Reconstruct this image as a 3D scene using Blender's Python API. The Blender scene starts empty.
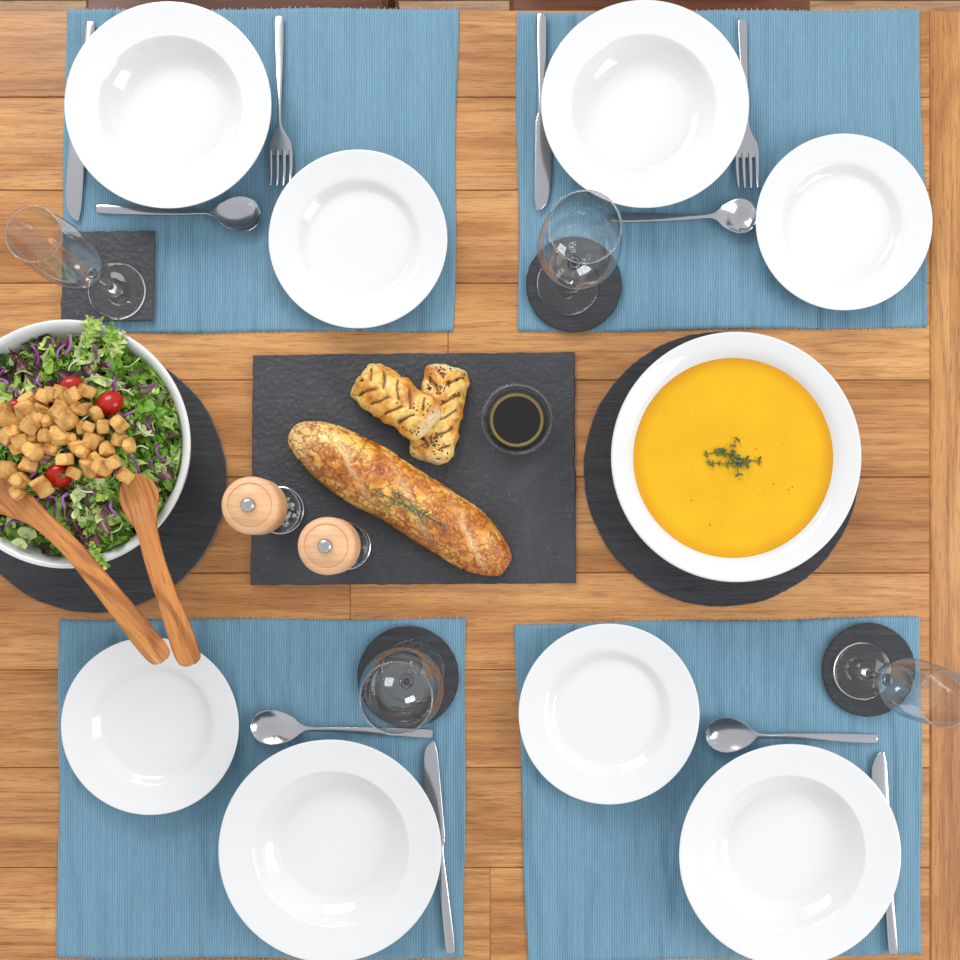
import bpy, bmesh, math, random
from mathutils import Vector, Matrix, noise, Euler
random.seed(7)
S=0.00115; Z0=0.75; H=1.10
NU,NV=490,545
CX=(NU-480)*S; CY=(480-NV)*S
sc=bpy.context.scene
sc.view_settings.view_transform='Standard'

def T(u,v,h=0.0):
    """table survey coords (u right, v down, one unit = 1.15 mm) seen at height h -> metres"""
    x=(u-480)*S; y=(480-v)*S
    f=(H-h)/H
    return (CX+(x-CX)*f, CY+(y-CY)*f)
def lin(c):
    return tuple(((x/255)/12.92 if x/255<=.04045 else ((x/255+.055)/1.055)**2.4) for x in c[:3])
# ---------------------------------------------------------------- materials
def newmat(name):
    m=bpy.data.materials.new(name); m.use_nodes=True
    nt=m.node_tree; b=nt.nodes['Principled BSDF']
    return m,nt,b
def N(nt,t,**k):
    n=nt.nodes.new(t)
    for a,v in k.items():
        if a in n.inputs.keys(): n.inputs[a].default_value=v
        else: setattr(n,a,v)
    return n
def ramp(nt,stops,src=None):
    r=nt.nodes.new('ShaderNodeValToRGB')
    e=r.color_ramp.elements
    while len(e)<len(stops): e.new(0.5)
    for el,(p,c) in zip(e,stops):
        el.position=p; el.color=(*c,1)
    if src is not None: nt.links.new(src,r.inputs[0])
    return r
def mix(nt,mode,fac,a,b):
    m=nt.nodes.new('ShaderNodeMix'); m.data_type='RGBA'; m.blend_type=mode
    for idx,v in ((0,fac),(6,a),(7,b)):
        if hasattr(v,'links'): nt.links.new(v,m.inputs[idx])
        else: m.inputs[idx].default_value=v if idx==0 else (*v,1)
    return m.outputs[2]
def bump(nt,b,src,strength,dist):
    bp=N(nt,'ShaderNodeBump'); bp.inputs['Strength'].default_value=strength; bp.inputs['Distance'].default_value=dist
    nt.links.new(src,bp.inputs['Height']); nt.links.new(bp.outputs[0],b.inputs['Normal']); return bp
def simple(name,col,rough=.5,metal=0,**k):
    m,nt,b=newmat(name)
    b.inputs['Base Color'].default_value=(*lin(col),1); b.inputs['Roughness'].default_value=rough; b.inputs['Metallic'].default_value=metal
    for a,v in k.items(): b.inputs[a].default_value=v
    return m
def mapping(nt,src,scale):
    mp=nt.nodes.new('ShaderNodeMapping'); mp.inputs['Scale'].default_value=scale
    nt.links.new(src,mp.inputs[0]); return mp.outputs[0]

def wood(name,dark,mid,light,rough=.4,attr='gco',ringfreq=55,streak=1.0,tonevar=.35,ringmix=.75):
    m,nt,b=newmat(name); L=nt.links
    if attr: 
        a=N(nt,'ShaderNodeAttribute'); a.attribute_name=attr; co=a.outputs['Vector']
    else:
        a=N(nt,'ShaderNodeTexCoord'); co=a.outputs['Object']
    n1=N(nt,'ShaderNodeTexNoise',Scale=1.0,Detail=3.0,Distortion=.4); L.new(mapping(nt,co,(1.3,13,3)),n1.inputs['Vector'])
    mu=N(nt,'ShaderNodeMath'); mu.operation='MULTIPLY'; mu.inputs[1].default_value=ringfreq; L.new(n1.outputs[0],mu.inputs[0])
    si=N(nt,'ShaderNodeMath'); si.operation='SINE'; L.new(mu.outputs[0],si.inputs[0])
    n2=N(nt,'ShaderNodeTexNoise',Scale=1.0,Detail=6.0,Roughness=.7); L.new(mapping(nt,co,(5,260,5)),n2.inputs['Vector'])
    n3=N(nt,'ShaderNodeTexNoise',Scale=1.0,Detail=5.0,Roughness=.6); L.new(mapping(nt,co,(2,14,3)),n3.inputs['Vector'])
    n4=N(nt,'ShaderNodeTexNoise',Scale=1.0,Detail=2.0,Roughness=.6); L.new(mapping(nt,co,(40,900,5)),n4.inputs['Vector'])
    base=ramp(nt,[(.28,dark),(.5,mid),(.72,light)],n3.outputs[0]).outputs[0]
    rr=ramp(nt,[(0,(.66,.58,.5)),(.5,(1,1,1)),(1,(1,1,1))],None)
    m2=N(nt,'ShaderNodeMapRange'); m2.inputs[1].default_value=-1; L.new(si.outputs[0],m2.inputs[0]); L.new(m2.outputs[0],rr.inputs[0])
    c=mix(nt,'MULTIPLY',ringmix*streak,base,rr.outputs[0])
    r2=ramp(nt,[(.3,(.55,.46,.4)),(.52,(1,1,1)),(.8,(1.0,1.0,1.0))],n2.outputs[0])
    c=mix(nt,'MULTIPLY',.75*streak,c,r2.outputs[0])
    r4=ramp(nt,[(.36,(.45,.36,.3)),(.45,(1,1,1))],n4.outputs[0])
    c=mix(nt,'MULTIPLY',.6*streak,c,r4.outputs[0])
    sp=N(nt,'ShaderNodeSeparateXYZ'); L.new(co,sp.inputs[0])
    if attr:
        wn=N(nt,'ShaderNodeTexWhiteNoise'); wn.noise_dimensions='1D'; L.new(sp.outputs[2],wn.inputs['W'])
        t=ramp(nt,[(0,(1-tonevar,1-tonevar*1.15,1-tonevar*1.25)),(1,(1.0,1.0,1.0))],wn.outputs[0])
        c=mix(nt,'MULTIPLY',1,c,t.outputs[0])
    L.new(c,b.inputs['Base Color']); b.inputs['Roughness'].default_value=rough
    bump(nt,b,n2.outputs[0],.25,.0006)
    return m
M_oak=wood('oak_board',lin((180,118,62)),lin((209,150,90)),lin((230,176,114)),.34,tonevar=.28,ringmix=.52)
M_chair=wood('chair_wood',lin((95,52,28)),lin((135,80,44)),lin((165,100,58)),.4)
M_floor=wood('floor_board',lin((150,110,75)),lin((185,145,105)),lin((205,170,130)),.5)
M_olive=wood('server_wood',lin((120,62,22)),lin((206,136,70)),lin((242,190,124)),.36,attr=None,ringfreq=130,ringmix=1.0)
M_beech=wood('mill_wood',lin((214,160,112)),lin((232,184,140)),lin((242,202,162)),.42,attr=None,ringfreq=14,streak=.4)

def ceramic():
    m,nt,b=newmat('white_porcelain')
    b.inputs['Base Color'].default_value=(.755,.755,.755,1); b.inputs['Roughness'].default_value=.1
    b.inputs['Coat Weight'].default_value=.2
    return m
M_cer=ceramic()
def fabric():
    m,nt,b=newmat('blue_ribbed_cotton'); L=nt.links
    tc=N(nt,'ShaderNodeTexCoord'); co=tc.outputs['Object']
    w=N(nt,'ShaderNodeTexWave',Scale=1.0,Distortion=1.2,Detail=1.0); w.bands_direction='X'; w.inputs['Detail Scale'].default_value=.15
    L.new(mapping(nt,co,(110,4,1)),w.inputs['Vector'])
    n=N(nt,'ShaderNodeTexNoise',Scale=1.0,Detail=5.0,Roughness=.7); L.new(mapping(nt,co,(500,50,1)),n.inputs['Vector'])
    n2=N(nt,'ShaderNodeTexNoise',Scale=1.0,Detail=3.0); L.new(mapping(nt,co,(14,3,1)),n2.inputs['Vector'])
    n5=N(nt,'ShaderNodeTexNoise',Scale=1.0,Detail=1.0); L.new(mapping(nt,co,(200,2,1)),n5.inputs['Vector'])
    w2=N(nt,'ShaderNodeTexWave',Scale=1.0,Distortion=1.0); w2.bands_direction='Y'; L.new(mapping(nt,co,(1,260,1)),w2.inputs['Vector'])
    c=ramp(nt,[(0,lin((104,146,168))),(1,lin((128,168,188)))],w.outputs[0]).outputs[0]
    c=mix(nt,'MULTIPLY',.55,c,ramp(nt,[(.3,(.6,.64,.68)),(.62,(1,1,1))],n.outputs[0]).outputs[0])
    c=mix(nt,'MULTIPLY',.5,c,ramp(nt,[(.3,(.76,.81,.85)),(.7,(1,1,1))],n2.outputs[0]).outputs[0])
    c=mix(nt,'MULTIPLY',.5,c,ramp(nt,[(.3,(.75,.8,.83)),(.6,(1,1,1))],n5.outputs[0]).outputs[0])
    L.new(c,b.inputs['Base Color']); b.inputs['Roughness'].default_value=.8; b.inputs['Sheen Weight'].default_value=.15
    ad=N(nt,'ShaderNodeMath'); ad.operation='MULTIPLY_ADD'; ad.inputs[1].default_value=.25
    L.new(w2.outputs[0],ad.inputs[0]); L.new(w.outputs[0],ad.inputs[2])
    bp=bump(nt,b,ad.outputs[0],.35,.0007)
    n6=N(nt,'ShaderNodeTexNoise',Scale=1.0,Detail=1.0,Distortion=.4); L.new(mapping(nt,co,(34,6,1)),n6.inputs['Vector'])
    b2=N(nt,'ShaderNodeBump'); b2.inputs['Strength'].default_value=1.0; b2.inputs['Distance'].default_value=.013
    L.new(n6.outputs[0],b2.inputs['Height']); L.new(b2.outputs[0],bp.inputs['Normal'])
    return m
M_fab=fabric()
M_thread=simple('pale_thread',(190,205,212),.9)
def slate(name,stretch=(1,1,1)):
    m,nt,b=newmat(name); L=nt.links
    tc=N(nt,'ShaderNodeTexCoord'); co=tc.outputs['Object']
    n=N(nt,'ShaderNodeTexNoise',Scale=12.0,Detail=8.0,Roughness=.65,Distortion=.5); L.new(mapping(nt,co,stretch),n.inputs['Vector'])
    n2=N(nt,'ShaderNodeTexNoise',Scale=160.0,Detail=4.0); L.new(mapping(nt,co,stretch),n2.inputs['Vector'])
    c=ramp(nt,[(.3,lin((46,48,52))),(.6,lin((62,63,67))),(.8,lin((80,81,86)))],n.outputs[0]).outputs[0]
    c=mix(nt,'ADD',.6,c,ramp(nt,[(.64,(0,0,0)),(.8,(.16,.16,.17))],n2.outputs[0]).outputs[0])
    n7=N(nt,'ShaderNodeTexNoise',Scale=1.0,Detail=3.0,Distortion=.3); mp=nt.nodes.new('ShaderNodeMapping'); mp.inputs['Rotation'].default_value=(0,0,.9); mp.inputs['Scale'].default_value=(14,420,1)
    L.new(co,mp.inputs[0]); L.new(mp.outputs[0],n7.inputs['Vector'])
    c=mix(nt,'ADD',.5,c,ramp(nt,[(.66,(0,0,0)),(.76,(.10,.10,.105))],n7.outputs[0]).outputs[0])
    L.new(c,b.inputs['Base Color']); b.inputs['Roughness'].default_value=.5
    ad=N(nt,'ShaderNodeMath'); ad.operation='MULTIPLY_ADD'; ad.inputs[1].default_value=.3
    L.new(n2.outputs[0],ad.inputs[0]); L.new(n.outputs[0],ad.inputs[2])
    bump(nt,b,ad.outputs[0],.9,.007)
    return m
M_slate=slate('slate'); M_slate_s=slate('slate_riven',(.8,9,1))
M_chip=simple('slate_chipped_edge',(112,114,118),.8)
M_steel=simple('stainless_steel',(190,190,194),.16,1)
M_glass=simple('solid_glass',(255,255,255),0.0); 
b=M_glass.node_tree.nodes['Principled BSDF']; b.inputs['Transmission Weight'].default_value=1; b.inputs['IOR'].default_value=1.45
def thin():
    m=bpy.data.materials.new('thin_glass'); m.use_nodes=True; nt=m.node_tree; nt.nodes.clear(); L=nt.links
    o=nt.nodes.new('ShaderNodeOutputMaterial'); t=N(nt,'ShaderNodeBsdfTransparent'); g=N(nt,'ShaderNodeBsdfGlossy'); g.inputs['Roughness'].default_value=.03
    g.inputs['Color'].default_value=(.95,.98,1,1)
    lw=N(nt,'ShaderNodeLayerWeight'); lw.inputs['Blend'].default_value=.5
    cr_=ramp(nt,[(0,(.97,.975,.98)),(.6,(.94,.95,.955)),(.85,(.74,.77,.79)),(1,(.40,.43,.45))],lw.outputs['Facing']); L.new(cr_.outputs[0],t.inputs['Color'])
    pw=N(nt,'ShaderNodeMath'); pw.operation='POWER'; pw.inputs[1].default_value=4.0; L.new(lw.outputs['Facing'],pw.inputs[0])
    ma=N(nt,'ShaderNodeMath'); ma.operation='MULTIPLY_ADD'; ma.inputs[1].default_value=.45; ma.inputs[2].default_value=.13; L.new(pw.outputs[0],ma.inputs[0])
    mx=N(nt,'ShaderNodeMixShader'); L.new(ma.outputs[0],mx.inputs[0]); L.new(t.outputs[0],mx.inputs[1]); L.new(g.outputs[0],mx.inputs[2]); L.new(mx.outputs[0],o.inputs[0])
    return m
M_thin=thin()
def vcol(name,rough=.5,ns=0,bs=0,bd=.001,nmix=0,**k):
    m,nt,b=newmat(name); L=nt.links
    a=N(nt,'ShaderNodeAttribute'); a.attribute_name='Col'; c=a.outputs['Color']
    if ns:
        tc=N(nt,'ShaderNodeTexCoord'); n=N(nt,'ShaderNodeTexNoise',Scale=float(ns),Detail=5.0,Roughness=.65); L.new(tc.outputs['Object'],n.inputs['Vector'])
        if nmix: c=mix(nt,'MULTIPLY',nmix,c,ramp(nt,[(.3,(.5,.36,.2)),(.6,(1,1,1))],n.outputs[0]).outputs[0])
        if bs: bump(nt,b,n.outputs[0],bs,bd)
    L.new(c,b.inputs['Base Color']); b.inputs['Roughness'].default_value=rough
    for q,v in k.items(): b.inputs[q.replace('_',' ')].default_value=v
    return m
M_leaf=vcol('leaf',.33,300,.3,.001,.0)
M_crust=vcol('bread_crust',.28,330,.4,.0014,.4,Coat_Weight=.5,Coat_Roughness=.15)
M_crouton=vcol('crouton',.7,350,.7,.002,.5)
M_pastry=vcol('pastry',.34,260,.5,.0015,.5,Coat_Weight=.3,Coat_Roughness=.2)
M_misc=vcol('painted_parts',.35)
M_seed=simple('black_seed',(22,20,18),.4)
M_tom=simple('tomato',(176,24,10),.2)
def soupmat():
    m,nt,b=newmat('pumpkin_soup'); L=nt.links
    tc=N(nt,'ShaderNodeTexCoord'); n=N(nt,'ShaderNodeTexNoise',Scale=25.0,Detail=6.0); L.new(tc.outputs['Object'],n.inputs['Vector'])
    c=ramp(nt,[(.3,(.75,.40,.002)),(.7,(.80,.445,.004))],n.outputs[0]).outputs[0]
    gr=N(nt,'ShaderNodeVectorMath'); gr.operation='LENGTH'; 
    mp=mapping(nt,tc.outputs['Object'],(1,1,0)); L.new(mp,gr.inputs[0])
    r=ramp(nt,[(.0955/.12,(1,1,1)),(.105/.12,(.93,.80,.45))],None)
    mr=N(nt,'ShaderNodeMapRange'); mr.inputs[2].default_value=.12; L.new(gr.outputs['Value'],mr.inputs[0]); L.new(mr.outputs[0],r.inputs[0])
    c=mix(nt,'MULTIPLY',1,c,r.outputs[0])
    L.new(c,b.inputs['Base Color']); b.inputs['Roughness'].default_value=.22
    b.inputs['Specular IOR Level'].default_value=.4
    bump(nt,b,n.outputs[0],.15,.001); return m
M_soup=soupmat()
M_bals=simple('balsamic_vinegar',(16,8,6),.05)
M_oil=simple('olive_oil',(128,108,48),.05)

# ---------------------------------------------------------------- mesh tools
class MB:
    def __init__(s): s.v=[];s.f=[];s.c=[];s.g=[];s.mi=[]
    def add(s,v,f,col=(1,1,1),g=None,mi=0):
        o=len(s.v); s.v+=[tuple(p) for p in v]; s.f+=[tuple(i+o for i in q) for q in f]; s.mi+=[mi]*len(f)
        s.c+=(col if isinstance(col,list) else [col]*len(v)); s.g+=(g if g else [(0,0,0)]*len(v))
    def build(s,name,mats,loc=(0,0,0),rot=(0,0,0),smooth=True,parent=None,col=True,gco=False,angle=None):
        me=bpy.data.meshes.new(name); me.from_pydata(s.v,[],s.f); 
        if not isinstance(mats,(list,tuple)): mats=[mats]
        for m in mats: me.materials.append(m)
        me.polygons.foreach_set('material_index',s.mi)
        if smooth: me.polygons.foreach_set('use_smooth',[True]*len(s.f))
        if col:
            a=me.color_attributes.new('Col','FLOAT_COLOR','POINT')
            fl=[]; 
            for c in s.c: fl+=[c[0],c[1],c[2],1]
            a.data.foreach_set('color',fl)
        if gco:
            a=me.attributes.new('gco','FLOAT_VECTOR','POINT'); fl=[]
            for c in s.g: fl+=list(c)
            a.data.foreach_set('vector',fl)
        bm=bmesh.new(); bm.from_mesh(me); bmesh.ops.recalc_face_normals(bm,faces=bm.faces); bm.to_mesh(me); bm.free()
        if angle and smooth:
            try: me.set_sharp_from_angle(angle=math.radians(angle))
            except Exception: pass
        me.update()
        ob=bpy.data.objects.new(name,me); bpy.context.collection.objects.link(ob)
        ob.location=loc; ob.rotation_euler=rot
        if parent: ob.parent=parent
        return ob
def empty(name,loc=(0,0,0),rot=(0,0,0)):
    e=bpy.data.objects.new(name,None); e.empty_display_size=.05; bpy.context.collection.objects.link(e); e.location=loc; e.rotation_euler=rot; return e
def cr(pts,n):
    P=[pts[0]]+list(pts)+[pts[-1]]; out=[]
    for i in range(1,len(P)-2):
        for k in range(n):
            t=k/n
            out.append(tuple(.5*(2*b+(c-a)*t+(2*a-5*b+4*c-d)*t*t+(3*b-a-3*c+d)*t**3) for a,b,c,d in zip(P[i-1],P[i],P[i+1],P[i+2])))
    out.append(tuple(pts[-1])); return out
def lathe(mb,prof,seg=96,sm=0,mi=0,col=(1,1,1),cx=0,cy=0,wob=None):
    if sm: prof=cr(prof,sm)
    prof=[(max(0,r),z) for r,z in prof]
    v=[];f=[];rings=[]
    for r,z in prof:
        if r<1e-5: rings.append([len(v)]); v.append((cx,cy,z))
        else:
            st=len(v)
            for k in range(seg):
                a=2*math.pi*k/seg; rr=r*(wob(a) if wob else 1); v.append((cx+rr*math.cos(a),cy+rr*math.sin(a),z))
            rings.append(list(range(st,st+seg)))
    for A,B in zip(rings,rings[1:]):
        for k in range(seg):
            k2=(k+1)%seg
            if len(A)==1 and len(B)==1: continue
            if len(A)==1: f.append((A[0],B[k],B[k2]))
            elif len(B)==1: f.append((A[k],A[k2],B[0]))
            else: f.append((A[k],A[k2],B[k2],B[k]))
    mb.add(v,f,col,mi=mi)
def ribbon(mb,st,n=6,nt=8,col=(1,1,1),mi=0,colf=None):
    """st: (x,y,z,width,thick,dish)"""
    P=cr(st,n); v=[];f=[];c=[]
    m=2*nt
    for i,p in enumerate(P):
        a=Vector(P[max(0,i-1)][:3]); b=Vector(P[min(len(P)-1,i+1)][:3]); t=(b-a).normalized()
        lat=Vector((0,0,1)).cross(t); lat=lat.normalized() if lat.length>1e-4 else Vector((1,0,0)); up=t.cross(lat)
        w=max(.0006,p[3])/2; th=max(.0003,p[4])/2; d=max(0,p[5])
        for k in range(m):
            an=2*math.pi*k/m; tt=math.cos(an); e=math.copysign(abs(math.sin(an))**.6,math.sin(an))
            q=Vector(p[:3])+lat*(tt*w)+up*(-d*(1-tt*tt)+th*e); v.append(q)
            c.append(colf(i/(len(P)-1),tt) if colf else col)
    for i in range(len(P)-1):
        for k in range(m):
            k2=(k+1)%m; f.append((i*m+k,i*m+k2,(i+1)*m+k2,(i+1)*m+k))
    f.append(tuple(range(m))); f.append(tuple((len(P)-1)*m+k for k in range(m)))
    mb.add(v,f,c,mi=mi)
def box(mb,x0,x1,y0,y1,z0,z1,g=None,bev=.0015,mi=0,col=(1,1,1)):
    b_=bev; v=[];
    for z,o in ((z0,0),(z1-b_,0),(z1,b_)):
        v+=[(x0+o,y0+o,z),(x1-o,y0+o,z),(x1-o,y1-o,z),(x0+o,y1-o,z)]
    f=[(3,2,1,0),(8,9,10,11)]
    for l in (0,4):
        for k in range(4): f.append((l+k,l+(k+1)%4,l+4+(k+1)%4,l+4+k))
    gg=[g(p) for p in v] if g else None
    mb.add(v,f,col,gg,mi)

# ---------------------------------------------------------------- table
tbl=empty('dining_table',(0,0,0))
mb=MB()
rows=[10,97,190,283,380,477,573,670,768,868,965,1062]
UL,UR=-190,930
gap=.0004
def gx(r):
    o=random.uniform(0,50)
    return lambda p:(p[0]+o,p[1]+r*1.7,r)
rid=0
cuts=[[-40],[560],[-90],[448],[-100],[],[350],[-20],[-60],[490],[300]]
for i in range(len(rows)-1):
    y1=(480-rows[i])*S-gap; y0=(480-rows[i+1])*S+gap
    xs=[UL]+sorted(cuts[i])+[UR]
    for a,b2 in zip(xs,xs[1:]):
        rid+=1
        box(mb,(a-480)*S+gap*.6,(b2-480)*S-gap*.6,y0,y1,Z0-.03,Z0,gx(rid*.37),bev=.0008)
def gy(r): return lambda p:(p[1]+r*3,p[0]*1.0+r*2,r)
for (a,b2) in ((UR,1030),(-290,UL)):
    rid+=1
    box(mb,(a-480)*S+gap,(b2-480)*S-gap,(480-1062)*S,(480-10)*S,Z0-.03,Z0,gy(rid*.37),bev=.002)
mb.build('tabletop_boards',M_oak,smooth=False,parent=tbl,gco=True)
mb=MB()
box(mb,-.7,.58,.44,.47,Z0-.12,Z0-.031,gx(1.1)); box(mb,-.7,.58,-.62,-.59,Z0-.12,Z0-.031,gx(2.1))
for x in (-.78,.56):
    for y in (-.63,.43): box(mb,x,x+.07,y,y+.07,0,Z0-.031,gy(3.1))
mb.build('frame_and_legs',M_oak,smooth=False,parent=tbl,gco=True)
# floor
mb=MB()
for i in range(-14,15):
    rid+=1; box(mb,-2.2,2.2,i*.14+.001,(i+1)*.14-.001,-.02,0,gx(rid*.21))
mb.build('floor',M_floor,smooth=False,gco=True)
# chairs
def chair(x):
    e=empty('dining_chair',(x,.66,0))
    mb=MB(); g=gx(random.random()*9)
    box(mb,-.22,.22,-.20,.20,.43,.455,g,bev=.006)
    mb.build('seat',M_chair,smooth=False,parent=e,gco=True)
    mb=MB()
    for lx in (-.21,.175):
        box(mb,lx,lx+.035,-.19,-.155,0,.43,gy(random.random()*9)); box(mb,lx,lx+.035,.19,.225,0,.95,gy(random.random()*9))
    mb.build('legs_and_posts',M_chair,smooth=False,parent=e,gco=True)
    mb=MB()
    for z in (.55,.70,.86): box(mb,-.175,.175,.197,.217,z,z+.07,gx(random.random()*9))
    mb.build('back_rails',M_chair,smooth=False,parent=e,gco=True)
chair(-.36); chair(.26)

# ---------------------------------------------------------------- placemats
def placemat(c,seed):
    cu=sum(p[0] for p in c)/4; cv=sum(p[1] for p in c)/4; ox,oy=T(cu,cv)
    nx,ny=132,70
    W=[T(*p) for p in c]  # TL,TR,BR,BL
    rnd=random.Random(seed)
    fr=[rnd.uniform(-.5,.5) for _ in range(nx+1)]
    v=[];f=[]
    for j in range(ny+1):
        t=j/ny
        for i in range(nx+1):
            s=i/nx
            x=(1-t)*((1-s)*W[0][0]+s*W[1][0])+t*((1-s)*W[3][0]+s*W[2][0])
            y=(1-t)*((1-s)*W[0][1]+s*W[1][1])+t*((1-s)*W[3][1]+s*W[2][1])
            x+=.0012*math.sin(t*9+seed)*(1 if i in(0,nx) else .6); y+=.001*math.sin(s*11+seed)
            if j==0: y+=.0009*(1 if i%2 else -1)+.0006*fr[i]
            if j==ny: y-=.0009*(1 if i%2 else -1)+.0006*fr[i]
            wr=noise.noise(Vector((x*22+seed*5,y*4,seed)))
            wr=max(0,wr)*.0032
            lo=noise.noise(Vector((x*7,y*5,seed+9)))*.0008
            z=.0016+max(0,wr+lo)*min(1,6*min(s,1-s)+.3)
            v.append((x-ox,y-oy,z))
    n1=len(v)
    v+= [(a,b_,.0002) for a,b_,_ in v[:n1]]
    w=nx+1
    for j in range(ny):
        for i in range(nx):
            a=j*w+i; f.append((a,a+1,a+w+1,a+w)); f.append((n1+a,n1+a+w,n1+a+w+1,n1+a+1))
    bd=[i for i in range(w)]+[j*w+nx for j in range(1,ny+1)]+[ny*w+i for i in range(nx-1,-1,-1)]+[j*w for j in range(ny-1,0,-1)]
    for a,b_ in zip(bd,bd[1:]+bd[:1]): f.append((a,b_,n1+b_,n1+a))
    mb=MB(); mb.add(v,f)
    # frayed thread ends
    for j in (0,ny):
        for i in range(0,nx+1):
            if rnd.random()<.75:
                p=v[j*w+i]; d=1 if j==0 else -1; l=rnd.uniform(.0006,.0026); dx=rnd.uniform(-.0006,.0006)
                ribbon(mb,[(p[0],p[1]-d*.0006,.0009,.0008,.0005,0),(p[0]+dx,p[1]+d*l,.0006,.0007,.0004,0)],1,2,mi=1)
    mb.build('placemat',[M_fab,M_thread],(ox,oy,Z0),col=False)
placemat([(67,11),(458,9),(454,331),(62,333)],1)
placemat([(516,14),(918,10),(928,327),(519,332)],2)
placemat([(60,620),(466,619),(464,958),(58,957)],3)
placemat([(515,624),(920,617),(921,954),(528,962)],4)

# ---------------------------------------------------------------- plates
ZM=.0048
def soup_plate(u,v,rpx):
    h=.038+ZM; x,y=T(u,v,h); R=rpx*S*(H-h)/H
    pr=[(0,.004),(.30*R,.004),(.36*R,.0),(.40*R,0),(.42*R,.004),(.60*R,.014),(.70*R,.024),(.85*R,.029),(.985*R,.0355),(R,.0375),(.99*R,.0385),(.85*R,.0345),(.73*R,.0315),(.70*R,.0300),(.64*R,.020),(.56*R,.0115),(.49*R,.0085),(.2*R,.0078),(0,.0078)]
    mb=MB(); lathe(mb,pr,128,4); return mb.build('soup_plate',M_cer,(x,y,Z0+ZM),col=False)
def side_plate(u,v,rpx):
    h=.02+ZM; x,y=T(u,v,h); R=rpx*S*(H-h)/H
    pr=[(0,.002),(.48*R,.002),(.52*R,0),(.56*R,0),(.58*R,.003),(.68*R,.008),(.85*R,.0125),(.985*R,.018),(R,.0195),(.99*R,.0205),(.85*R,.0170),(.71*R,.0140),(.66*R,.0105),(.61*R,.0062),(.55*R,.0050),(.3*R,.0050),(0,.0050)]
    mb=MB(); lathe(mb,pr,128,4); return mb.build('side_plate',M_cer,(x,y,Z0+ZM),col=False)
soup_plate(168,105,103); soup_plate(645,104,103.5); soup_plate(330,851,111); soup_plate(790,855,110.5)
side_plate(358,239,89); side_plate(844,222,88); side_plate(150,726,88.5); side_plate(609,714,90)

# ---------------------------------------------------------------- cutlery
def place(ob_mb,name,a,b_,zz=.0035):
    ax,ay=T(*a); bx,by=T(*b_); return ob_mb.build(name,M_steel,(ax,ay,Z0+zz),(0,0,math.atan2(by-ay,bx-ax)),col=False,angle=50)
def L_(a,b_): return math.dist(a,b_)*S
def teaspoon(a,b_):
    L=L_(a,b_); k=L/.19; mb=MB()
    st=[(0,0,.0012,.004,.0014,0),(.004,0,.0012,.0095,.0018,0),(.05,0,.0022,.0088,.002,0),(.10,0,.005,.0062,.0026,0),(.125,0,.0085,.0050,.0028,0),(.136,0,.0100,.010,.0020,.0006),(.146,0,.0105,.025,.0014,.0035),(.158,0,.0105,.0345,.0012,.0075),(.169,0,.0100,.0375,.0012,.0085),(.180,0,.0095,.0315,.0012,.0062),(.1865,0,.0093,.019,.0012,.0025),(.1895,0,.0092,.004,.0012,0)]
    ribbon(mb,[(x*k,y,z,w*1.05,t,d) for x,y,z,w,t,d in st],6,14); place(mb,'dessert_spoon',a,b_,.0035)
def fork(a,b_):
    L=L_(a,b_); k=L/.194; mb=MB()
    st=[(0,0,.0012,.004,.0014,0),(.004,0,.0012,.0100,.0018,0),(.05,0,.0025,.0085,.002,0),(.10,0,.006,.0055,.0028,0),(.122,0,.0075,.0052,.0026,0),(.133,0,.006,.013,.002,.0004),(.143,0,.0045,.024,.0018,.001),(.152,0,.0035,.0272,.0017,.0012),(.158,0,.0032,.0272,.0016,.0012)]
    ribbon(mb,[(x*k,y,z,w,t,d) for x,y,z,w,t,d in st],6,10)
    for y in (-.0116,-.0039,.0039,.0116):
        ribbon(mb,[(.153*k,y,.0030,.0048,.0016,0),(.170*k,y,.0028,.0044,.0016,0),(.185*k,y*.97,.0040,.0036,.0015,0),(.194*k,y*.95,.0058,.0016,.0012,0)],4,5)
    place(mb,'table_fork',a,b_,.004)
def knife(a,b_,side=1):
    L=L_(a,b_); k=L/.222; mb=MB()
    st=[(0,0,.003,.006,.003,0),(.004,0,.003,.0115,.005,0),(.05,0,.003,.011,.0058,0),(.09,0,.003,.0092,.0055,0),(.105,0,.003,.0088,.0048,0),(.112,0,.003,.0095,.0026,0)]
    ribbon(mb,[(x*k,y,z,w,t,d) for x,y,z,w,t,d in st],6,8)
    st=[(.110,.000,.003,.0090,.0024,0),(.116,.001,.003,.0150,.0016,0),(.124,.0018,.003,.0180,.0014,0),(.165,.0016,.003,.0192,.0013,0),(.195,.0008,.003,.0186,.0012,0),(.210,-.0012,.003,.0150,.0011,0),(.218,-.0038,.003,.0085,.001,0),(.222,-.0062,.003,.002,.0008,0)]
    ribbon(mb,[(x*k,y*side,z,w,t,d) for x,y,z,w,t,d in st],6,8)
    place(mb,'table_knife',a,b_,.0035)
knife((93,26),(75,222),-1); fork((280,20),(282,189)); teaspoon((99,210),(264,219))
knife((541,18),(542,212),1); fork((741,23),(746,191)); teaspoon((612,219),(754,220))
teaspoon((432,733),(253,724)); knife((451,949),(429,741),1)
teaspoon((875,738),(703,732)); knife((891,950),(876,751),1)

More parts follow.
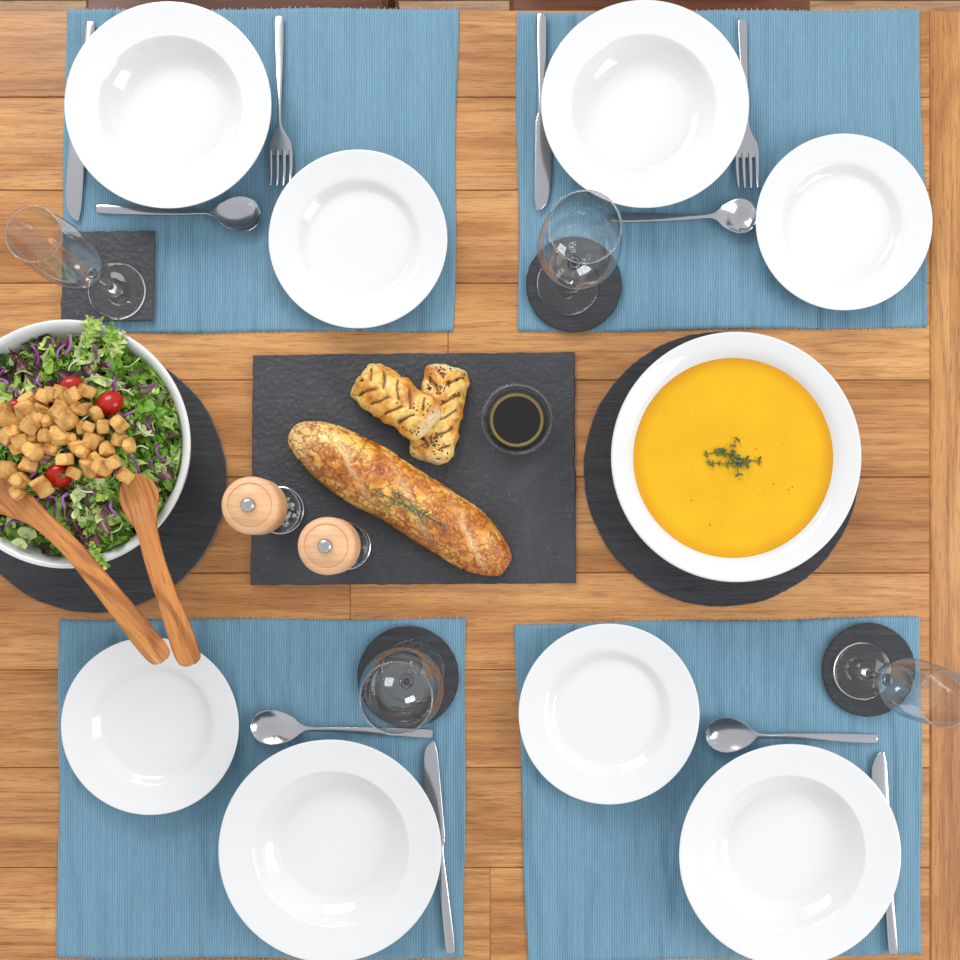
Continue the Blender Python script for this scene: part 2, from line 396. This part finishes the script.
# ---------------------------------------------------------------- slates
def disc(name,u,v,rpx,th,z,seed,mat,seg=180):
    x,y=T(u,v,z+th-0); R=rpx*S*(H-z-th)/H
    wob=lambda a:1+.006*noise.noise(Vector((math.cos(a)*6,math.sin(a)*6,seed)))+(.35/rpx)*noise.noise(Vector((math.cos(a)*40,math.sin(a)*40,seed)))*2
    mb=MB(); lathe(mb,[(0,0),(R*.985,0),(R,.0012)],seg,wob=wob); lathe(mb,[(R,.0012),(R*.998,th-.0015)],seg,wob=wob,mi=1)
    lathe(mb,[(R*.998,th-.0015),(R-.0015,th),(R*.6,th),(0,th)],seg,wob=wob)
    ob=mb.build(name,[mat,M_chip],(x,y,Z0+z),col=False,smooth=False)
    return ob
def rect(name,c,th,z,mat,nx=60,ny=46,seed=3):
    W=[T(*p) for p in c]; ox=sum(p[0] for p in W)/4; oy=sum(p[1] for p in W)/4
    out=[]
    n=[nx,ny,nx,ny]
    for e in range(4):
        A=Vector(W[e]); B=Vector(W[(e+1)%4]); d=(B-A).normalized(); nn=Vector((-d.y,d.x))
        for i in range(n[e]):
            t=i/n[e]; p=A.lerp(B,t); p=p+nn*(.0012*noise.noise(Vector((p.x*60,p.y*60,seed)))+.0010*noise.noise(Vector((p.x*260,p.y*260,seed)))); out.append((p.x-ox,p.y-oy))
    m=len(out); mb=MB()
    v=[(x,y,0) for x,y in out]+[(x,y,th-.0015) for x,y in out]+[(x*.992,y*.992,th) for x,y in out]
    f=[tuple(range(m-1,-1,-1)),tuple(range(2*m,3*m))]
    mb.add(v,f); 
    mb.f+= [(l*m+k,l*m+(k+1)%m,(l+1)*m+(k+1)%m,(l+1)*m+k) for l in (0,1) for k in range(m)]
    mb.mi+=[1]*m+[0]*m
    return mb.build(name,[mat,M_chip],(ox,oy,Z0+z),col=False,smooth=False)
disc('slate_charger',93,480,133,.006,.0003,1,M_slate_s)
disc('slate_charger',722,469,138,.006,.0003,2,M_slate_s)
rect('slate_serving_board',[(254,356),(574,353),(576,583),(252,585)],.006,.0003,M_slate)
rect('slate_coaster',[(66,234),(158,233),(156,322),(64,323)],.005,.0042,M_slate,20,20)
disc('slate_coaster',574,284,48,.005,.0042,4,M_slate_s,96)
disc('slate_coaster',408,677,51,.005,.0042,5,M_slate_s,96)
disc('slate_coaster',869,670,47,.005,.0042,6,M_slate_s,96)

# ---------------------------------------------------------------- stemware
ZC=.0095
def stemware(name,u,v,kind):
    x,y=T(u,v,ZC); e=empty(name,(x,y,Z0+ZC))
    mb=MB()
    if kind=='wine':
        lathe(mb,[(0,0),(.033,0),(.0345,.0008),(.034,.0018),(.018,.0038),(.007,.010),(.0038,.022),(.0035,.05),(.0042,.07),(.008,.082),(0,.0835)],72,3)
        mo=MB(); o=[(0.0035,.082),(.009,.083),(.022,.090),(.034,.105),(.0408,.125),(.0415,.145),(.0385,.17),(.0340,.196)]
    else:
        lathe(mb,[(0,0),(.030,0),(.0318,.0008),(.0315,.0018),(.016,.0038),(.007,.010),(.0040,.022),(.0038,.045),(.0042,.06),(.007,.070),(0,.0715)],72,3)
        mo=MB(); o=[(0.003,.070),(.007,.071),(.015,.077),(.023,.092),(.0285,.115),(.0300,.135),(.0290,.165),(.0262,.200)]
    o=cr(o,4)
    lathe(mo,o,96)
    r,z=o[-1]; lathe(mb,[(r+.0008*math.cos(a*math.pi/4),z+.0008*math.sin(a*math.pi/4)) for a in range(9)],96)
    mb.build('stem_foot_and_lip',M_glass,parent=e,col=False); mo.build('bowl',M_thin,parent=e,col=False)
stemware('wine_glass',568,284,'wine'); stemware('wine_glass',413,671,'wine')
stemware('champagne_flute',117,291,'f'); stemware('champagne_flute',862,671,'f')

# ---------------------------------------------------------------- soup bowl
zb=.0066
x,y=T(736,457,.066); e=empty('serving_bowl_of_soup',(x,y,Z0+zb)); R=125*S*(H-.066)/H
pr=[(0,.003),(.40*R,.003),(.43*R,0),(.47*R,0),(.50*R,.004),(.72*R,.020),(.86*R,.040),(.975*R,.056),(R,.0595),(.992*R,.0615),(.97*R,.0610),(.86*R,.0545),(.80*R,.046),(.72*R,.030),(.5*R,.012),(.3*R,.008),(0,.008)]
mb=MB(); lathe(mb,pr,160,5); mb.build('bowl',M_cer,parent=e,col=False)
rs=.815*R
mb=MB(); lathe(mb,[(0,.030),(rs-.012,.030),(rs-.004,.044),(rs,.0478),(rs-.002,.0472),(rs-.006,.0468),(rs*.5,.0468),(0,.0468)],128); mb.build('pumpkin_soup',M_soup,parent=e,col=False)

def sprig(mb,pts,r=.0006,nl=14,ls=.005,seed=0,col=(.05,.09,.02)):
    rd=random.Random(seed)
    P=cr(pts,8)
    ribbon(mb,[(*p,r*2,r*2,0) for p in P],1,3,col=(.10,.09,.03))
    for i in range(nl):
        j=int((i+.5)/nl*(len(P)-1)); p=Vector(P[j]); q=Vector(P[min(j+1,len(P)-1)]); t=(q-p).normalized() if (q-p).length>0 else Vector((1,0,0))
        for sd in (-1,1):
            a=rd.uniform(.6,1.3)*sd; d=Matrix.Rotation(a,3,'Z')@t; d.z+=rd.uniform(0,.5); d.normalize(); l=ls*rd.uniform(.6,1.2)
            c=tuple(k*rd.uniform(.7,1.6) for k in col)
            ribbon(mb,[(*(p+d*(l*s)+Vector((0,0,.0003))),l*w,.0003,.0) for s,w in ((0,.1),(.35,.42),(.7,.45),(1,.1))],2,4,col=c)
mb=MB()
zt=.0480
def lp(u,v,h,ox,oy,oz): 
    X,Y=T(u,v,h); return (X-ox,Y-oy,h-oz)
hs=zt+zb
for k,(A) in enumerate([[(704,455),(722,452),(740,458),(762,462)],[(706,462),(726,464),(745,462)],[(737,437),(733,450),(736,462),(739,476)],[(716,449),(730,455),(750,466)]]):
    sprig(mb,[lp(u,v,hs+.001*k*.5,x,y,zb) for u,v in A],.0005,7,.0058,k,col=(.085,.10,.018))
mb.build('thyme_garnish',M_leaf,parent=e)
mb=MB(); rd=random.Random(4)
for i in range(26):
    a=rd.uniform(0,6.28); r=rd.uniform(.01,.085); lathe(mb,[(0,.0466),(rd.uniform(.0004,.001),.0468),(0,.0472)],8,cx=r*math.cos(a),cy=r*math.sin(a),col=(.35,.16,.01))
mb.build('herb_flecks',M_misc,parent=e)

# ---------------------------------------------------------------- salad
sx,sy=T(66,444,.100); e=empty('salad_bowl',(sx,sy,Z0+zb)); R=124.5*S*(H-.1)/H
pr=[(0,.003),(.40*R,.003),(.43*R,0),(.47*R,0),(.50*R,.004),(.75*R,.026),(.92*R,.060),(.985*R,.088),(R,.0925),(.992*R,.0945),(.965*R,.0940),(.93*R,.089),(.86*R,.070),(.72*R,.030),(.5*R,.012),(.3*R,.008),(0,.008)]
mb=MB(); lathe(mb,pr,160,5); mb.build('bowl',M_cer,parent=e,col=False)
sal=empty('green_salad',(sx,sy,Z0+zb))
def dome(r): 
    q=min(1,r/(R*.86)); return .080+.030*(1-q**2.2)
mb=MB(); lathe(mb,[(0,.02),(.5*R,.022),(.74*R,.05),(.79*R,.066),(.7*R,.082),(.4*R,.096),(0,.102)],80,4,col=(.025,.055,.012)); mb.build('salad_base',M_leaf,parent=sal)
def leaf(mb,pos,yaw,pitch,roll,L,W,col,kind,rd,rmax=None):
    ns,nt=(20,8) if kind!='fri' else (40,6)
    M=Euler((roll,pitch,yaw),'XYZ').to_matrix(); ph=rd.uniform(0,6); fq=rd.uniform(14,24); cu=rd.uniform(.1,.9)
    v=[];f=[];c=[]
    A=rd.uniform(.10,.22)*W
    lf=rd.uniform(7,12); sk=rd.uniform(.3,.6)*(1 if kind=='fri' else 0); bend=rd.uniform(-.4,.4)
    for i in range(ns+1):
        s=i/ns
        if kind=='fri': w=W*(.07+.93*(math.sin(math.pi*min(1,s*1.02+.02))**.6)*(abs(math.sin(lf*math.pi*s))**1.5))
        elif kind=='oak': w=W*(s**.6*1.1)*(math.sqrt(max(0,1-s**4)))*(.7+.3*math.cos(lf*2*s*math.pi*.5))+.002
        else: w=W*(math.sin(math.pi*s**.8)**.6)*(.92+.08*math.sin(40*s+ph))+.0015
        for k in range(nt+1):
            t=-1+2*k/nt
            x_=(s-.5)*L+abs(t)*W*sk*.5; y_=t*w/2+bend*L*(s-.5)**2*2
            z_=A*math.sin(fq*s+ph+(1.5 if t>0 else 0))*abs(t)**1.6 + .25*W*abs(t)*cu - cu*.35*L*(s-.5)**2*2 + .08*L*math.sin(5*s+ph)
            x_+=.06*L*math.sin(fq*1.3*s+ph)*abs(t)**2*(1 if kind!='fri' else 1.2)
            p=Vector(pos)+M@Vector((x_,y_,z_))
            if rmax:
                rr=math.hypot(p.x,p.y)
                if rr>rmax: p.x*=rmax/rr; p.y*=rmax/rr; p.z+=(rr-rmax)*.4
            v.append(p)
            br=1+.35*(1-abs(t))**3 + .15*math.sin(9*t+20*s)
            mid=(1-abs(t))**4*(.55 if kind!='oak' else .3)*(1-s*.6)
            c.append(tuple(a*br*(1-mid)+b_*mid for a,b_ in zip(col,(.58,.70,.36))))
    for i in range(ns):
        for k in range(nt):
            a=i*(nt+1)+k; f.append((a,a+1,a+nt+2,a+nt+1))
    mb.add(v,f,c)
mb=MB(); rd=random.Random(11)
greens=[(.17,.37,.035),(.28,.50,.06),(.42,.62,.11),(.08,.21,.025),(.56,.70,.22),(.21,.43,.045),(.62,.72,.34)]
for i in range(640):
    a=rd.uniform(0,2*math.pi); r=R*.88*math.sqrt(rd.random())
    z=dome(r)-rd.uniform(0,.012)
    px,py=r*math.cos(a),r*math.sin(a)
    purple=rd.random()<(.55 if (px<-.02 and py>.03) else .20)
    if purple: col=rd.choice([(.07,.018,.035),(.12,.028,.05),(.08,.045,.025),(.18,.045,.07)]); kind=rd.choice(['oak','leaf','fri'])
    else:
        kind='fri' if (rd.random()<(.80 if px>.03 else .6)) else rd.choice(['oak','leaf'])
        col=rd.choice(greens) if px<.03 else rd.choice([greens[1],greens[2],greens[4],greens[0],greens[5],greens[6]])
    L=rd.uniform(.032,.066); W=rd.uniform(.014,.028) if kind!='fri' else rd.uniform(.014,.028)
    leaf(mb,(px,py,z),rd.uniform(0,6.28) if r<R*.6 else a+rd.uniform(-.9,.9),rd.uniform(-.45,.45),rd.uniform(-.6,.6),L,W,col,kind,rd,R*.905)
for (aa,rr) in ((1.35,.90),(1.15,.90),(-1.35,.92)):
    for q in range(2):
        a=aa+rd.uniform(-.09,.09); r=R*rr
        leaf(mb,(r*math.cos(a),r*math.sin(a),.096+.003*q),a+rd.uniform(-.4,.4),.05,rd.uniform(-.3,.3),.032,.018,rd.choice([greens[2],greens[1],greens[4]]),'fri',rd)
mb.build('salad_leaves',M_leaf,parent=sal)
mb=MB()
for i in range(100):
    a=rd.uniform(0,6.28); r=R*.80*math.sqrt(rd.random()); px,py=r*math.cos(a),r*math.sin(a); z=dome(r)+.009; d=rd.uniform(0,6.28); l=rd.uniform(.010,.024)
    q=[(px+l*s*math.cos(d+s*.8),py+l*s*math.sin(d+s*.8),z+.004*math.sin(3*s)+rd.uniform(-.002,.002),.0030 if i<60 else .0018,.0012,0) for s in (0,.33,.66,1)]
    ribbon(mb,q,4,4,col=rd.choice([(.24,.06,.26),(.32,.11,.38),(.16,.035,.14)]) if i<60 else rd.choice([(.55,.65,.35),(.42,.55,.2),(.3,.45,.1)]))
mb.build('red_cabbage_shreds',M_leaf,parent=sal)
def slp(u,v,h): return lp(u,v,h+zb,sx,sy,zb)
mb=MB()
for (u,v,rr,tx) in [(70,388,.0135,.5),(107,402,.0145,-.7),(56,475,.0135,.6),(40,399,.010,.3),(12,408,.010,.4),(98,470,.009,-.5)]:
    X,Y,_=slp(u,v,.116); t=MB()
    pr=[(rr*math.cos(b_),rr*.8*math.sin(b_)) for b_ in [(-.5+k/14)*math.pi for k in range(15)]]
    lathe(t,pr,28); M=Euler((tx,tx*.7,0)).to_matrix()
    mb.add([M@Vector(p)+Vector((X,Y,.109)) for p in t.v],t.f)
mb.build('cherry_tomatoes',M_tom,parent=sal,col=False)
# croutons
mb=MB()
cp=[(52,393),(62,404),(75,408),(88,391),(84,410),(40,410),(29,402),(51,420),(66,421),(80,426),(94,440),(104,428),(117,425),(130,445),(105,450),(112,464),(103,468),(84,453),(69,438),(58,436),(44,434),(31,425),(18,430),(6,437),(32,450),(66,461),(43,453),(22,480),(42,488),(18,494),(123,475),(60,392),(25,412),(9,420),(96,416),(93,461),(54,448),(74,472),(6,410),(18,448),(28,464),(8,470),(46,398),(90,428),(72,396),(36,418),(58,412),(76,444),(20,440),(118,440),(88,466),(34,438)]
for i,(u,v) in enumerate(cp):
    hz=.121+rd.uniform(-.004,.006); X,Y,_=slp(u+rd.uniform(-2,2),v+rd.uniform(-2,2),hz); s=rd.uniform(.0110,.0155)
    bm=bmesh.new(); bmesh.ops.create_cube(bm,size=s); bmesh.ops.subdivide_edges(bm,edges=bm.edges,cuts=5,use_grid_fill=True)
    M=Euler((rd.uniform(-.8,.8),rd.uniform(-.8,.8),rd.uniform(0,3))).to_matrix(); sd=Vector((i*3.1,0,0))
    M=M@Matrix.Diagonal((rd.uniform(.85,1.2),rd.uniform(.8,1.15),rd.uniform(.8,1.1)))
    tone=rd.uniform(.85,1.15); vv=[];cc=[]
    for q in bm.verts:
        p=q.co.copy(); n_=noise.noise(p*130+sd)+.5*noise.noise(p*330+sd)
        p2=p*(1-.07*max(0,(p.length/s-.62))/.25)*(1+.13*n_)
        vv.append(M@p2+Vector((X,Y,hz))); ed=min(1,max(0,p.length/s-.60)*3.2)
        k_=max(0,min(1,.8*ed+.9*noise.noise(p*110-sd)+.05))
        cc.append(tuple(a*tone*(1-k_)+b_*k_ for a,b_ in zip((.84,.50,.15),(.44,.15,.022))))
    ff=[tuple(x_.index for x_ in fa.verts) for fa in bm.faces]; bm.free(); mb.add(vv,ff,cc)
mb.build('croutons',M_crouton,parent=sal,angle=40)
# servers
def server(st,name):
    P=[]
    ox,oy=T(st[3][0],st[3][1],st[3][2])
    for u,v,h,w,th,d in st:
        X,Y=T(u,v,h); P.append((X-ox,Y-oy,h,w,th,d))
    ang=math.atan2(P[-1][1]-P[2][1],P[-1][0]-P[2][0])
    Rm=Matrix.Rotation(-ang,3,'Z'); P=[(*(Rm@Vector(p[:3])),*p[3:]) for p in P]
    mb=MB(); ribbon(mb,P,8,10); mb.build(name,M_olive,(ox,oy,Z0),(0,0,ang),col=False)
server([(137,474,.122,.012,.004,0),(137,482,.122,.032,.004,.003),(139,497,.122,.0410,.005,.006),(142,512,.123,.034,.006,.004),(147,530,.124,.022,.008,.001),(156,565,.127,.0205,.009,0),(170,605,.130,.0225,.009,0),(184,645,.133,.0265,.008,0),(190,660,.134,.0235,.007,0),(192,665,.134,.010,.005,0)],'salad_server')
server([(-22,478,.120,.014,.004,0),(-14,483,.121,.036,.004,.003),(0,492,.122,.042,.005,.006),(18,503,.123,.034,.006,.003),(40,519,.125,.022,.008,.001),(70,547,.128,.0205,.009,0),(105,588,.132,.0225,.009,0),(145,638,.137,.0265,.008,0),(160,656,.139,.0235,.007,0),(164,661,.139,.010,.005,0)],'salad_server')

# ---------------------------------------------------------------- bread
def loft(L,wf,hf,ns,na,colf,disp,bend=0,flat=.35):
    v=[];f=[];c=[]
    for i in range(ns+1):
        s=i/ns; s2=.5-.5*math.cos(math.pi*s)
        for k in range(na):
            a=2*math.pi*k/na; ca,sa=math.cos(a),math.sin(a)
            w=wf(s2); h=hf(s2)
            p=Vector(((s2-.5)*L,w*ca+bend*(2*s2-1)**2,h*(sa if sa>0 else sa*flat)+h*flat))
            n_=Vector((.3*(2*s2-1)**5*3,ca,sa)).normalized()
            d,q=disp(p,s2,a); p=p+n_*d*min(1,w/.01)
            if p.z<0: p.z=0
            v.append(p); c.append(colf(p,s2,a,q))
    for i in range(ns):
        for k in range(na):
            k2=(k+1)%na; f.append((i*na+k,i*na+k2,(i+1)*na+k2,(i+1)*na+k))
    f.append(tuple(range(na))); f.append(tuple(ns*na+k for k in range(na)))
    mb=MB(); mb.add(v,f,c); return mb
def lerp3(a,b_,t): t=max(0,min(1,t)); return tuple(x*(1-t)+y*t for x,y in zip(a,b_))
def vor(p):
    d,_=noise.voronoi(p); return d[1]-d[0]
def bdisp(p,s,a):
    q=p*72; q.x*=.75; q=q+noise.noise_vector(p*75)*.8+noise.noise_vector(p*260)*.3
    e_=vor(q); e2=noise.noise(p*170)*.5+.5
    cr_=min(1,e_/.24)
    sl=abs(((p.x*.8+p.y*1.25)/.062+.15*noise.noise(p*50)+.3)%1-.5)
    s_=max(0,1-sl/.15)*max(0,1-abs(p.y)/.034) if p.z>.02 else 0
    d=.0017*cr_+.0008*e2+.0020*noise.noise(p*24)-.0010*s_
    return d,(cr_,e2,s_)
def bcol(p,s,a,q):
    cr_,e2,s_=q
    n_=noise.noise(p*30)+.6*noise.noise(p*75)+.45*noise.noise(p*190)
    deep=(.36,.085,.010); org=(.74,.28,.03); gold=(.94,.58,.13)
    c=lerp3(org,deep,max(0,-n_-.12)*1.0)
    c=lerp3(c,gold,max(0,(n_+.16+.55*(.5-s)))*1.7)
    c=lerp3(c,(.95,.72,.32),max(0,(.20-s)*5)*.6)
    c=lerp3(c,deep,(1-cr_)*.95*(.4+.9*e2))
    c=lerp3(c,(.44,.11,.012),max(0,(s-.82)*2.5)*.5)
    c=lerp3(c,(.40,.13,.03),.5 if p.z<.012 else 0)
    return lerp3(c,(.97,.77,.40),s_*.8*(.5+e2*.5))
sup=lambda s,n_: max(0.0,1-abs(2*s-1)**n_)**.5
mb=loft(.290,lambda s:.0008+.0362*sup(s,2.8)*(.95+.05*math.sin(9*s)),lambda s:.0008+.034*sup(s,3.2),420,200,bcol,bdisp,-.004)
bx,by=T(400,495,.03); mb.build('tiger_bread_baguette',M_crust,(bx,by,Z0+.0066),(0,0,math.radians(-32)))
# pastries
def pastry(u,v,ang,L,W,Hh,z,tilt,seed,nseed=75):
    e=empty('puff_pastry_plait',(*T(u,v,.03),Z0+z),(0,tilt,math.radians(ang)))
    per=L/5.6
    def dsp(p,s,a):
        ph=(p.x+abs(p.y)*.8+.003*noise.noise(p*70+Vector((0,seed,0))))/per+(.5 if p.y>0 else 0)
        fr=abs((ph%1)-.5)*2   # 1 at valley
        ay=abs(p.y)/(W/2)
        dep=.6+.5*noise.noise(Vector((math.floor(ph),seed,1 if p.y>0 else 4)))
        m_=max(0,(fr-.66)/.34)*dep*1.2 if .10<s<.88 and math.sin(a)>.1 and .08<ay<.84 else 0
        lay=math.sin(p.z*2200+p.x*60)*.0004 if math.sin(a)<.45 else 0
        return .0030*noise.noise(p*45+Vector((seed,0,0)))+.0010*noise.noise(p*160)+.0016*(1-fr)-.0040*m_+lay,m_
    def cl(p,s,a,q):
        n_=noise.noise(p*45+Vector((seed,3,0)))+.7*noise.noise(p*130+Vector((seed,3,0)))
        c=lerp3((.84,.44,.07),(.94,.66,.20),n_*1.5+.2)
        c=lerp3(c,(.58,.20,.025),max(0,-n_+.02)*1.4)
        c=lerp3(c,(.95,.82,.52),max(0,abs(2*s-1)-.84)*6)
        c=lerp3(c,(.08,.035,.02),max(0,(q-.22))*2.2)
        if p.z<.006: c=lerp3(c,(.6,.3,.08),.6)
        return c
    mb=loft(L,lambda s:.0008+W/2*sup(s,12)*(1+.03*math.sin(s*22+seed)),lambda s:.0008+Hh*.8*sup(s,8),170,120,cl,dsp,0,.3)
    mb.build('pastry',M_pastry,parent=e)
    rd=random.Random(seed); sd=MB()
    for i in range(nseed):
        s=rd.choice([rd.uniform(-.46,.46),rd.uniform(-.46,-.2),rd.uniform(.25,.46)]); px=s*L; py=rd.uniform(-.42,.42)*W
        wv=W/2*sup(s+.5,12); h=Hh*.8*sup(s+.5,8); t=min(.95,abs(py)/wv); pz=h*math.sqrt(1-t*t)+h*.3+.0014
        a=rd.uniform(0,3.14); dx,dy=.0014*math.cos(a),.0014*math.sin(a)
        ribbon(sd,[(px-dx,py-dy,pz,.0004,.0004,0),(px,py,pz,.0018,.0015,0),(px+dx,py+dy,pz,.0004,.0004,0)],2,4)
    sd.build('black_seeds',M_seed,parent=e,col=False)
pastry(438,412,-102,.112,.049,.022,.0066,0,5,150)
pastry(396,401,-35,.104,.050,.024,.0186,math.radians(-12),9,50)
# thyme on bread
mb=MB(); ox,oy=T(408,508,.05)
def tp(A,h): return [ (T(u,v,h+dz)[0]-ox,T(u,v,h+dz)[1]-oy,h+dz-.05) for u,v,dz in A]
h0=.0560
sprig(mb,tp([(372,489,.0),(392,499,.001),(410,507,.001),(428,517,0),(446,527,-.002)],h0),.0006,11,.0050,1,(.17,.20,.09))
sprig(mb,tp([(384,507,.0),(400,504,.001),(416,512,.001),(438,512,-.003)],h0),.0005,9,.0044,2,(.15,.18,.08))
sprig(mb,tp([(392,492,.0),(408,500,.001),(424,524,0)],h0),.0005,7,.0044,3,(.17,.19,.09))
mb.build('thyme_sprig',M_leaf,(ox,oy,Z0+.05))

# ---------------------------------------------------------------- dip dish
x,y=T(517,419,.035); e=empty('glass_dip_bowl',(x,y,Z0+.0066))
mb=MB(); lathe(mb,[(.001,.0005),(.024,.0006),(.028,.001),(.034,.012),(.0385,.026),(.0395,.0295)],96,4); lathe(mb,[(.032,.0165),(.036,.0275),(.0375,.0300)],96,2); mb.build('bowl',M_thin,parent=e,col=False)
mb=MB(); lathe(mb,[(.0385+.0013*math.cos(a*math.pi/6),.0300+.0012*math.sin(a*math.pi/6)) for a in range(13)],96); mb.build('lip',M_glass,parent=e,col=False)
mb=MB(); lathe(mb,[(0,.0062),(.024,.0066),(.0290,.0155),(.0300,.0195),(.0285,.0190),(0,.0190)],96); mb.build('balsamic_vinegar',M_bals,parent=e,col=False)
mb=MB(); lathe(mb,[(.0300,.0185),(.0302,.0196),(.0285,.0198),(.0268,.0191)],96); mb.build('olive_oil_ring',M_oil,parent=e,col=False)

# ---------------------------------------------------------------- mills
def mill(name,u,v,fill):
    h=.155; x,y=T(u,v,h); e=empty(name,(x,y,Z0+.0066))
    mb=MB(); lathe(mb,[(.02,.0015),(.0255,.002),(.0265,.004),(.0255,.008),(.0235,.012),(.0228,.05),(.0228,.085)],72); mb.build('glass_body',M_thin,parent=e,col=False)
    mb=MB(); lathe(mb,[(0,.086),(.0235,.086),(.0245,.088),(.0245,.094),(.0235,.096),(0,.096)],64); lathe(mb,[(.0,.010),(.003,.010),(.003,.086),(0,.086)],16)
    lathe(mb,[(0,.146),(.0065,.146),(.0075,.149),(.006,.1525),(.002,.154),(0,.154)],40,3)
    lathe(mb,[(.0262,.0),(.0272,.0005),(.0272,.004),(.0262,.0045)],64)
    mb.build('steel_fittings',M_steel,parent=e,col=False,angle=40)
    mb=MB(); lathe(mb,[(0,.0),(.0255,.0),(.026,.0008),(.0255,.0016),(.010,.008),(0,.0082)],64); mb.build('glass_base',M_glass,parent=e,col=False)
    mb=MB(); lathe(mb,[(0,.096),(.0262,.096),(.0285,.098),(.0292,.103),(.0292,.134),(.0288,.139),(.0265,.1425),(.0225,.1432),(.0215,.1422),(.0205,.1434),(.012,.1465),(.008,.147),(0,.147)],80); mb.build('wooden_top',M_beech,parent=e,col=False,angle=50)
    mb=MB(); rd=random.Random(3)
    for i in range(90):
        a=rd.uniform(0,6.28); r=rd.uniform(.004,.0205); z=.012+rd.random()*.016; s=rd.uniform(.0018,.0026)
        lathe(mb,[(0,z-s),(s*.8,z-s*.6),(s,z),(s*.8,z+s*.6),(0,z+s)],8,cx=r*math.cos(a),cy=r*math.sin(a),col=tuple(c*rd.uniform(.7,1.3) for c in fill))
    mb.build('filling',M_misc,parent=e)
mill('salt_mill',248,505,(.7,.68,.66)); mill('pepper_mill',325,546,(.06,.04,.03))

# ---------------------------------------------------------------- light
w=bpy.data.worlds.new('World'); sc.world=w; w.use_nodes=True; nt=w.node_tree; bg=nt.nodes['Background']
tc=nt.nodes.new('ShaderNodeTexCoord'); sp=nt.nodes.new('ShaderNodeSeparateXYZ'); nt.links.new(tc.outputs['Generated'],sp.inputs[0])
r=ramp(nt,[(0,(.25,.24,.23)),(.45,(.5,.5,.5)),(.55,(1.02,1.05,1.08)),(1,(.84,.85,.87))],None)
mr=nt.nodes.new('ShaderNodeMapRange'); mr.inputs[1].default_value=-1; nt.links.new(sp.outputs[2],mr.inputs[0]); nt.links.new(mr.outputs[0],r.inputs[0])
nt.links.new(r.outputs[0],bg.inputs[0]); bg.inputs[1].default_value=.88
def area(name,loc,tgt,sx_,sy_,pw,col=(1,1,1)):
    l=bpy.data.lights.new(name,'AREA'); l.shape='RECTANGLE'; l.size=sx_; l.size_y=sy_; l.energy=pw; l.color=col
    o=bpy.data.objects.new(name,l); bpy.context.collection.objects.link(o); o.location=loc
    o.rotation_euler=(Vector(tgt)-Vector(loc)).to_track_quat('-Z','Y').to_euler(); return o
area('window_light',(-.9,2.1,2.3),(0,0,.75),1.6,1.1,42,(1,.995,.99))
area('right_area_light',(2.1,-.6,2.1),(0,-.1,.75),1.2,1.4,26,(1,.995,.985))  # unseen area light added on the right for soft daylight
# camera
cam=bpy.data.cameras.new('camera'); co=bpy.data.objects.new('camera',cam); bpy.context.collection.objects.link(co)
co.location=(CX,CY,Z0+H); co.rotation_euler=(0,0,0); cam.sensor_width=36; cam.lens=36*H/(960*S)
cam.shift_x=(480-NU)/960; cam.shift_y=(NV-480)/960; cam.clip_start=.01
sc.camera=co
